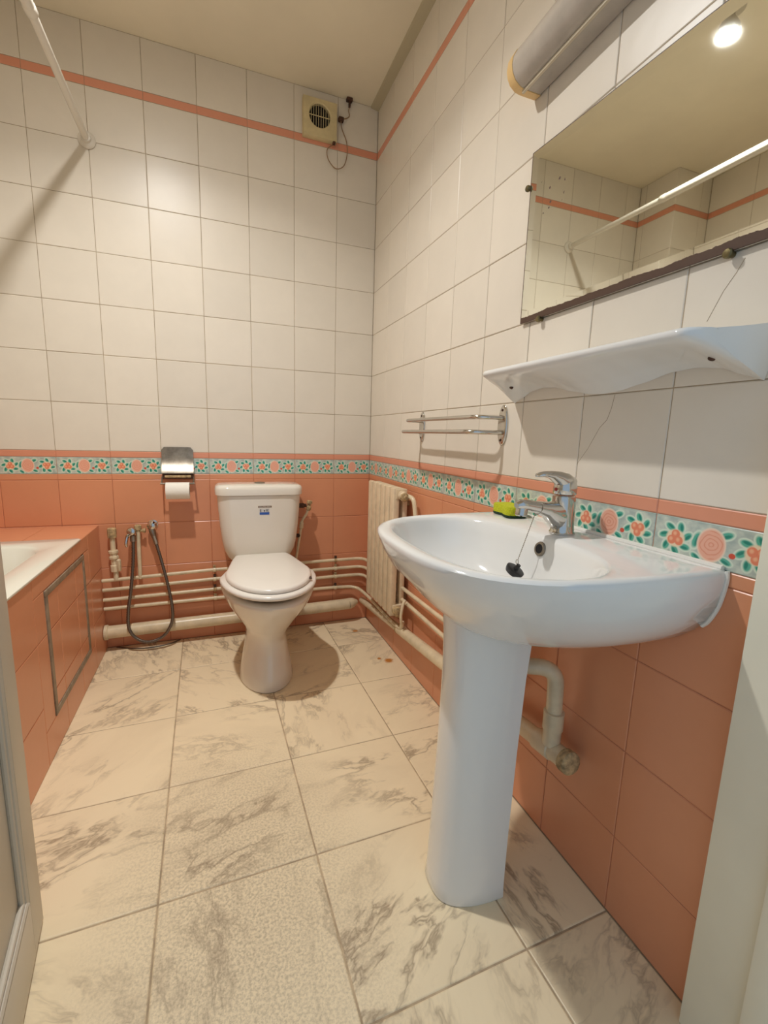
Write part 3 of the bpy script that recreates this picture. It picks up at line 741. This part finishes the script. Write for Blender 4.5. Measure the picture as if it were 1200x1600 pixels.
adopt(G().bbox((gx-gr, -.024, gz-.0015), (gx+gr, -.021, gz+.0015), .0004).mk('cross_bar', M['fan']), fan)
adopt(G().bbox((-.222, -.028, 2.308), (-.210, -.010, 2.318), .002).mk('cord_grip', M['brown']), fan)
fc = empty('fan_cable', 'thin brown cable looping from the fan up to the ceiling', 'cable', (-.15, -.01, 2.45))
adopt(G().tube([(-.216, -.012, 2.312), (-.245, -.012, 2.285), (-.240, -.012, 2.245), (-.205, -.012, 2.215), (-.168, -.012, 2.232), (-.152, -.012, 2.28), (-.155, -.012, 2.335), (-.178, -.012, 2.385), (-.183, -.012, 2.42)], .0021, 8).mk('lower_cable', M['cord']), fc)
adopt(G().bbox((-.194, -.020, 2.412), (-.170, -.001, 2.430), .004).mk('connector', M['brown']), fc)
adopt(G().tube([(-.172, -.012, 2.425), (-.155, -.012, 2.432), (-.143, -.012, 2.445), (-.147, -.012, 2.465), (-.140, -.012, 2.49), (-.142, -.012, 2.515)], .0022, 8).mk('upper_cable', M['cord']), fc)
adopt(G().bbox((-.158, -.022, 2.502), (-.130, -.001, 2.5158), .004).bbox((-.148, -.016, 2.478), (-.139, -.008, 2.502), .002).mk('ceiling_plug', M['brown']), fc)

# ------------------------------------------------------------------ radiator
ra = empty('radiator', 'cream cast-iron column radiator low in the right corner', 'radiator', (-.055, -.41, .22))
rz0, rz1 = .245, .797; y_ = -.243; pitch = .0562
def slab_col(g, ya, yb, x0, x1, z0, z1):
    g.bbox((x0, ya, z0), (x1, yb, z1), .0065)
for k in range(6):
    ya, yb = y_-pitch*(k+1)+.005, y_-pitch*k-.005
    g = G(); slab_col(g, ya, yb, -.088, -.062, rz0, rz1); slab_col(g, ya+.008, yb-.008, -.045, -.022, rz0+.02, rz1-.02)
    g.bbox((-.078, ya-.005, rz1-.045), (-.03, yb+.005, rz1-.004), .004).bbox((-.078, ya-.005, rz0+.008), (-.03, yb+.005, rz0+.05), .004)
    adopt(g.mk('section', M['radiator']), ra)
ye = y_-pitch*6
g = G().lathe((-.052, ye+.004, rz1-.030), (0, -1, 0), [(0, .020), (.012, .021), (.014, .017), (.030, .016)], 14)
adopt(g.mk('top_boss', M['radiator']), ra)
adopt(G().lathe((-.056, ye-.022, rz1-.034), (0, -1, 0), [(0, .017), (.006, .019), (.016, .018), (.020, .010), (.028, .008)], 8).mk('air_plug', M['rust']), ra)
g = G().tube(fillet([(-.040, ye-.016, rz1-.030), (-.030, ye-.065, rz1-.034), (-.028, ye-.085, rz1-.10), (-.028, ye-.085, rz1-.30)], .03, 6), .0095, 12, False)
adopt(g.mk('flow_pipe', M['pipe']), ra)
adopt(G().lathe((-.062, ye+.004, rz0+.028), (0, -1, 0), [(0, .018), (.010, .020), (.022, .020), (.026, .022), (.034, .021), (.037, .012)], 16).mk('bottom_plug', M['rust']), ra)
g = G().tube([(-.045, ye-.055, rz0+.09), (-.058, ye-.062, rz0+.075), (-.066, ye-.064, rz0+.03), (-.062, ye-.062, rz0-.005), (-.05, ye-.050, rz0-.012)], .0062, 10)
adopt(g.mk('return_pipe', M['pipe']), ra)
for yy in (y_-.05, ye+.05):
    for za in (rz0+.06, rz1-.08): adopt(G().bbox((-.03, yy-.01, za), (.0, yy+.01, za+.025), .003).mk('wall_bracket', M['rust']), ra)

# ------------------------------------------------------------------ basin
BY = -1.511
def sray(th, hw, xb, xf, xc, n_=3.0, cx=.22):
    """point of the D outline at angle th seen from (cx,0); X = distance from wall, outline |y/hw|^n+|(X-xc)/(xf-xc)|^n=1 for X>xc, straight sides behind, flat back at xb"""
    c, s = math.cos(th), math.sin(th)
    lo, hi = 0, 1.0
    def inside(t):
        X, y = cx+c*t, s*t
        if X < xb or abs(y) > hw: return False
        if X <= xc: return True
        return (abs(y)/hw)**n_+((X-xc)/(xf-xc))**n_ <= 1
    for _ in range(30):
        mid = (lo+hi)/2
        if inside(mid): lo = mid
        else: hi = mid
    return cx+c*lo, s*lo
NB = 72
angs = []
for k in range(NB): angs.append(2*PI*k/NB)
def bring(z, hw, xf, xc=.12, n_=3.0, xb=.0015, cx=.22, dy=0): 
    out = []
    for a in angs:
        X, y = sray(a, hw, xb, xf, xc, n_, cx); out.append((-X, BY-y+dy, z))
    for sg in (1, -1):      # keep the sharp corners where the sides meet the wall
        ca_ = math.atan2(sg*hw, xb-cx) % (2*PI); k = min(range(NB), key=lambda i: abs(angs[i]-ca_)); out[k] = (-xb, BY-sg*hw, z)
    return out
def bowlring(z, ax, ay, X0, nn=2.5, ledge=True):
    out = []
    for a in angs:
        c, s = math.cos(a), math.sin(a)
        # centre cx=.22 keeps rows aligned with the outer rings
        lo, hi = 0, .6
        for _ in range(26):
            mid = (lo+hi)/2; X, y = .22+c*mid-X0, s*mid
            if (abs(X)/ax)**nn+(abs(y)/ay)**nn <= 1: lo = mid
            else: hi = mid
        X, y = .22+c*lo, s*lo
        out.append((-X, BY-y, z))
    return out
basin = empty('washbasin', 'white ceramic washbasin on a pedestal against the right wall', 'washbasin', (-.2, BY, 0))
R = [bring(.614, .10, .26, .05, 2.2), bring(.626, .150, .30, .05, 2.2), bring(.643, .192, .333, .05, 2.2), bring(.665, .229, .360, .05, 2.25), bring(.69, .257, .386, .05, 2.3), bring(.715, .276, .408, .05, 2.35), bring(.745, .2885, .439, .06, 2.5),
     bring(.775, .2935, .454, .08, 2.7), bring(.793, .2945, .458, .10, 2.9), bring(.8025, .293, .4585, .12, 3.0), bring(.8070, .289, .4545, .12, 3.0), bring(.8085, .282, .447, .12, 3.0),
     bowlring(.8065, .158, .262, .272, 2.5), bowlring(.8035, .153, .257, .272, 2.5), bowlring(.796, .149, .253, .272, 2.5), bowlring(.775, .144, .246, .271, 2.4), bowlring(.74, .135, .228, .268, 2.3), bowlring(.705, .118, .19, .262, 2.2), bowlring(.68, .09, .135, .255, 2.1), bowlring(.668, .05, .07, .25, 2), bowlring(.665, .022, .022, .25, 2)]
adopt(G().rings(R).mk('basin', M['ceramic'], None, 60), basin)
# pedestal: a shell, open at the back
R = []
for z, hw, xf, xb in [(0, .077, .341, .20), (.004, .079, .343, .20), (.03, .077, .340, .20), (.15, .075, .336, .198), (.35, .073, .330, .192), (.52, .073, .328, .185), (.60, .075, .330, .18), (.655, .078, .334, .175)]:
    pts = []
    for k in range(25):
        a = -PI/2+PI*k/24; c, s = math.cos(a), math.sin(a)
        X = xb+(xf-xb)*(abs(c)**(2/2.5)); y = hw*math.copysign(abs(s)**(2/2.9), s)
        pts.append((-X, BY+.012+y, z))
    inn = [(p[0]+(.010 if abs(p[0]) > xb+.012 else 0), BY+.012+(p[1]-BY-.012)*.88, z) for p in pts][::-1]
    R.append(pts+inn)
adopt(G().rings(R).mk('pedestal', M['ceramic'], None, 50), basin)
adopt(G().lathe((-.128, BY, .778), (-1, 0, .22), [(-.004, .016), (.000, .016), (.0025, .0145), (.0025, .0105), (-.006, .010), (-.008, .003)], 24).mk('overflow_ring', M['steel']), basin)
adopt(G().lathe((-.128, BY, .778), (-1, 0, .22), [(-.003, .0098), (.0022, .0098), (.0023, .005)], 20).mk('overflow_hole', M['dark']), basin)
adopt(G().lathe((-.25, BY, .664), (0, 0, 1), [(0, .024), (.004, .024), (.005, .018), (.003, .014)], 20).mk('drain_ring', M['steel']), basin)
g = G().tube([(-.004, BY-.288, .809), (-.004, BY, .810), (-.004, BY+.288, .809)], .0055, 8, False)
g.tube([(-.002, BY-.2945, .806), (-.002, BY-.2955, .785), (-.002, BY-.2895, .745), (-.002, BY-.278, .715), (-.002, BY-.268, .702)], .0036, 8)
g.tube([(-.002, BY+.2945, .806), (-.002, BY+.2955, .785), (-.002, BY+.2895, .745)], .0036, 8)
adopt(g.mk('sealant', M['sealant']), basin)

# mixer tap
tx, ty, tz = -.068, BY+.006, .8075
tap = empty('mixer_tap', 'chrome single-lever mixer tap on the back of the washbasin', 'tap', (tx, ty, tz))
R = []
for z, rx, ry_, cx_ in [(0, .027, .026, 0), (.004, .0275, .0265, 0), (.007, .025, .024, 0), (.02, .0235, .0225, 0), (.045, .0235, .0225, -.001), (.070, .0245, .0235, -.002), (.082, .024, .023, -.003), (.084, .022, .021, -.003)]:
    R.append([(tx+cx_+rx*math.cos(2*PI*k/28), ty+ry_*math.sin(2*PI*k/28), tz+z) for k in range(28)])
adopt(G().rings(R).mk('body', M['chrome'], None, 40), tap)
def oval_sweep(pts, wid, hei, seg=18):
    R = []
    for i, p in enumerate(pts):
        p = Vector(p); a = Vector(pts[max(0, i-1)]); b = Vector(pts[min(len(pts)-1, i+1)]); T = (b-a).normalized()
        s_ = Vector((0, 1, 0)); n_ = T.cross(s_).normalized()
        R.append([p+s_*wid[i]*math.cos(2*PI*k/seg)+n_*hei[i]*math.sin(2*PI*k/seg) for k in range(seg)])
    return R
R = oval_sweep([(tx+.012, ty, tz+.040), (tx-.016, ty, tz+.041), (tx-.030, ty, tz+.047), (tx-.046, ty, tz+.0535), (tx-.075, ty, tz+.060), (tx-.100, ty, tz+.065), (tx-.115, ty, tz+.066), (tx-.124, ty, tz+.064)],
               [.020, .0215, .0205, .0185, .016, .0145, .0135, .008], [.036, .034, .025, .0175, .0130, .0118, .011, .006])
adopt(G().rings(R).mk('spout', M['chrome'], None, 50), tap)
adopt(G().lathe((tx-.109, ty, tz+.062), (-.12, 0, -1), [(0, .0105), (.004, .0125), (.018, .0125), (.020, .010)], 20).mk('aerator', M['chrome']), tap)
# lever: dome cap that runs out into a tongue
R = [[(tx-.002+r*math.cos(2*PI*k/28), ty+r*.97*math.sin(2*PI*k/28), tz+z) for k in range(28)] for z, r in [(.0855, .022), (.088, .0245), (.10, .0245), (.112, .0225), (.121, .0175), (.127, .010), (.1285, .003)]]
adopt(G().rings(R).mk('lever_cap', M['chrome'], None, 50), tap)
R = oval_sweep([(tx+.006, ty, tz+.104), (tx-.008, ty, tz+.114), (tx-.024, ty, tz+.122), (tx-.042, ty, tz+.1275), (tx-.060, ty, tz+.129), (tx-.074, ty, tz+.127), (tx-.080, ty, tz+.125)],
               [.020, .0205, .0185, .0155, .013, .011, .005], [.022, .019, .0135, .0085, .0060, .0048, .002])
adopt(G().rings(R).mk('lever', M['chrome'], None, 50), tap)
adopt(G().lathe((tx-.0255, ty, tz+.097), (-1, 0, 0), [(0, .004), (.0016, .004), (.002, .002)], 12).mk('red_dot', M['red']), tap)
# plug on its chain
pg = empty('basin_plug', 'black rubber plug hanging on a chain in the washbasin', 'plug', (-.16, BY+.015, .73))
c0 = Vector((tx-.072, ty+.004, tz+.045)); c1 = Vector((-.168, BY+.018, .752))
cp = [c0.lerp(c1, t/26) for t in range(27)]
g = G()
for p in cp: g.lathe(p-Vector((0, 0, .0012)), (0, 0, 1), [(0, .0006), (.0006, .0013), (.0018, .0013), (.0024, .0006)], 6)
g.tube([c0, c1], .0005, 5, False)
g.tube([(tx-.070, ty-.012, tz+.068), (tx-.071, ty-.017, tz+.058), (tx-.072, ty-.006, tz+.046), (tx-.072, ty+.004, tz+.045)], .0010, 6)
g.tube([(tx-.026, ty-.006, tz+.08), (tx-.024, ty-.012, tz+.05), (tx-.026, ty-.012, tz+.025), (tx-.028, ty-.012, tz+.012)], .0010, 6)
adopt(g.mk('chain', M['steel']), pg)
g = G(); cc = Vector((-.169, BY+.019, .747)); g.tube([cc+Vector((0, .004*math.cos(a), .005*math.sin(a))) for a in [2*PI*k/12 for k in range(13)]], .0008, 6, False)
adopt(g.mk('ring', M['steel']), pg)
ax = Vector((.30, -.42, .85)).normalized()
pc = Vector((-.176, BY+.022, .722))
adopt(G().lathe(pc, ax, [(0, .0175), (.003, .0190), (.009, .0205), (.0115, .0205), (.013, .018), (.013, .006), (.020, .0045), (.024, .0045)], 24).mk('plug', M['black']), pg)

# sponge
sp = empty('sponge', 'yellow-green kitchen sponge with dark scouring side on the basin rim', 'sponge', (-.045, -1.285, .8085))
def bone(z, sc=1):
    out = []
    for k in range(40):
        a = 2*PI*k/40; c, s = math.cos(a), math.sin(a)
        y = .050*math.copysign(abs(c)**.45, c)*sc; x = .030*math.copysign(abs(s)**.5, s)*sc
        x *= 1-.26*math.exp(-(y/.020)**2); out.append((x, y, z))
    return out
sp.rotation_euler = (0, 0, math.radians(-8))
G().rings([bone(.006, .985), bone(.009), bone(.024), bone(.028, .96)]).mk('foam', M['sponge'], sp, 40)
G().rings([bone(.0005, .97), bone(.002), bone(.0065)]).mk('scourer', M['scourer'], sp, 40)

# ------------------------------------------------------------------ glass shelf: ceramic shelf
SY = -1.512
sh_ = empty('ceramic_shelf', 'white ceramic shelf with wavy lower edge under the mirror', 'shelf', (0, SY, 1.1))
def ogee(t):   # t -1..1 along the wall: height of the lower edge where it touches the wall
    a = abs(t)
    pts = [(0, 1.106), (.12, 1.108), (.30, 1.118), (.50, 1.132), (.64, 1.1345), (.78, 1.129), (.90, 1.114), (1.0, 1.103)]
    for (a0, z0_), (a1, z1_) in zip(pts[:-1], pts[1:]):
        if a <= a1: u = (a-a0)/(a1-a0); u = u*u*(3-2*u)*.5+u*.5; return z0_+(z1_-z0_)*u
    return pts[-1][1]
NX = 60; HL = .30; prof_n = 12
v = []; f = []
def front(t):  # plan outline: depth at t
    a = abs(t); return .132*(1-max(0, (a-.88)/.12)**2.5*.22) if a > .88 else .132
for i in range(NX+1):
    t = -1+2*i/NX; y = SY+HL*t*1.0; zb_ = ogee(t); D = front(t); zr = 1.170
    yend = 1-.075*max(0, (abs(t)-.6)/.4)**1.3
    row = []; dip = 1-abs(t)**14
    row.append((-.0005, y, zb_))
    for k in range(1, 8):
        u = k/8; e = .60+.34*abs(t)**3; X = .006+(D-.006)*u; z = zb_+.002+(zr-.012-zb_-.002)*(u**e)
        row.append((-X, SY+(y-SY)*(1-(1-yend)*u), z))
    row += [(-D, SY+(y-SY)*yend, zr-.010), (-D-.002, SY+(y-SY)*yend, zr-.004), (-D+.001, SY+(y-SY)*yend, zr+.002), (-D+.006, SY+(y-SY)*yend*.995, zr+.003), (-D+.016, SY+(y-SY)*yend, zr+.003-.006*dip), (-D*.5, SY+(y-SY)*(.5*yend+.53), zr+.006-.012*dip), (-.012, SY+(y-SY)*1.05, zr+.012-.016*dip), (-.0005, SY+(y-SY)*1.055, zr+.013)]
    v += row; m_ = len(row)
for i in range(NX):
    for k in range(m_-1):
        f.append((i*m_+k, i*m_+k+1, (i+1)*m_+k+1, (i+1)*m_+k))
    f.append((i*m_+m_-1, i*m_, (i+1)*m_, (i+1)*m_+m_-1))
f.append(tuple(range(m_))[::-1]); f.append(tuple(NX*m_+k for k in range(m_)))
adopt(mk('shelf_body', v, f, M['ceramic'], None, 60), sh_)
for yy in (SY+.252, SY-.252):
    adopt(G().lathe((-.050, yy, 1.1385), (-.55, 0, -.8), [(-.004, .0052), (.003, .0052), (.0035, .003)], 14).mk('screw_hole', M['brown']), sh_)

# ------------------------------------------------------------------ towel rail
tr_ = empty('towel_rail', 'chrome double towel rail on oval wall plates', 'towel rail', (0, -.9, 1.045))
for yy in (-.636, -1.168):
    R = [[(-x, yy+.021*s_*math.cos(2*PI*k/28), 1.045+.057*s_*math.sin(2*PI*k/28)) for k in range(28)] for x, s_ in ((.0003, 1), (.004, 1), (.0065, .93), (.0075, .80))]
    adopt(G().rings(R).mk('wall_plate', M['chrome'], None, 40), tr_)
    for dz in (-.045, .045): adopt(G().lathe((-.0072, yy, 1.045+dz*.93), (-1, 0, 0), [(0, .004), (.0015, .0038), (.0022, .002)], 10).mk('screw', M['brown']), tr_)
for z, X in ((1.066, .078), (1.024, .098)):
    g = G().tube(fillet([(-.004, -.636, z), (-X, -.640, z), (-X, -1.150, z), (-.004, -1.168, z)], .045, 10), .0065, 14, False)
    adopt(g.mk('rail', M['chrome'], None, 50), tr_)

# ------------------------------------------------------------------ mirror
my0, my1, mz0 = -1.221, -1.822, 1.3045
mi = empty('wall_mirror', 'wall mirror with a brown corroded lower edge above the shelf', 'mirror', (-.006, my0, mz0))
Lm = my0-my1; Hl, Hr = .400, .400-.050*Lm
Bv = .026; t_out, t_in = .0035, .0050
loc = lambda a, b, n_: (a, b, n_)
o4 = [(0, 0), (Lm, 0), (Lm, Hr), (0, Hl)]
i4 = [(Bv, Bv), (Lm-Bv, Bv), (Lm-Bv, Hr-Bv), (Bv, Hl-Bv)]
v = [(a, b, 0) for a, b in o4]+[(a, b, t_out) for a, b in o4]+[(a, b, t_in) for a, b in i4]
f = [(3,2,1,0), (8,9,10,11)]+[(i, (i+1) % 4, 4+(i+1) % 4, 4+i) for i in range(4)]+[(4+i, 4+(i+1) % 4, 8+(i+1) % 4, 8+i) for i in range(4)]
gl = mk('mirror_glass', v, f, M['mirror'], mi)
mm = Matrix(((0, 0, -1, 0), (-1, 0, 0, 0), (0, 1, 0, 0), (0, 0, 0, 1))); gl.matrix_basis = mm
for (y, z) in ((my0+.006, 1.628), (-1.297, mz0-.004), (-1.739, mz0-.004), (my1-.006, 1.62)):
    adopt(G().lathe((-.0005, y, z), (-1, 0, 0), [(0, .005), (.0085, .005), (.009, .0075), (.014, .0075), (.016, .006), (.0165, .002)], 16).mk('clip_knob', M['knob']), mi)

# ------------------------------------------------------------------ wall lamp above the mirror (off)
wl_ = empty('wall_lamp', 'unlit grey strip lamp with yellowed end cap above the mirror', 'wall lamp', (0, -1.5, 1.88))
def lprof(y, s=0, dx=0):
    base = [(.0005, 1.829), (.046, 1.829), (.062, 1.832), (.078, 1.842), (.087, 1.856), (.091, 1.872), (.089, 1.89), (.080, 1.906), (.064, 1.920), (.04, 1.929), (.0005, 1.932)]
    out = []
    for X, z in base:
        cxx, cz = .045, 1.88
        out.append((-(max(.0004, cxx+(X-cxx)*(1+s)+dx)), y, cz+(z-cz)*(1+s)))
    return out
y0_, y1_ = -1.215, -1.875
adopt(G().rings([lprof(y0_, -.06), lprof(y1_, -.06)]).mk('diffuser', M['lamp_body'], None, 40), wl_)
adopt(G().rings([lprof(y0_+.018, -.14), lprof(y0_+.012, -.06), lprof(y0_-.008, -.03), lprof(y0_-.009, -.07)]).mk('end_cap', M['lamp_cap'], None, 40), wl_)
adopt(G().rings([lprof(y1_+.002, -.05), lprof(y1_, .02), lprof(y1_-.018, .0), lprof(y1_-.022, -.06)]).mk('end_cap', M['lamp_cap'], None, 40), wl_)
adopt(G().bbox((-.052, y1_, 1.8255), (-.046, y0_-.002, 1.8325), .001).mk('ridge', M['lamp_plate']), wl_)

# ------------------------------------------------------------------ pieces of parts (both modelled in the same coordinates)
def under(thing_, part_name, *kids):
    stem = lambda o: o.name.split('.')[0]
    part = next(c for c in thing_.children if stem(c) == part_name)
    for c in [c for c in thing_.children if stem(c) in kids]:
        c.parent = part; c.location = (0, 0, 0)
under(to, 'cistern_lid', 'flush_button')
under(to, 'seat', 'seat_bumper', 'hinge')
under(to, 'sticker', 'sticker_band', 'sticker_marks')
under(to, 'sticker_strip', 'sticker_lettering')
under(tap, 'spout', 'aerator')
under(tap, 'lever_cap', 'red_dot')
under(basin, 'overflow_ring', 'overflow_hole')
under(fan, 'housing', 'grille_bar', 'cross_bar', 'fan_core', 'cord_grip')
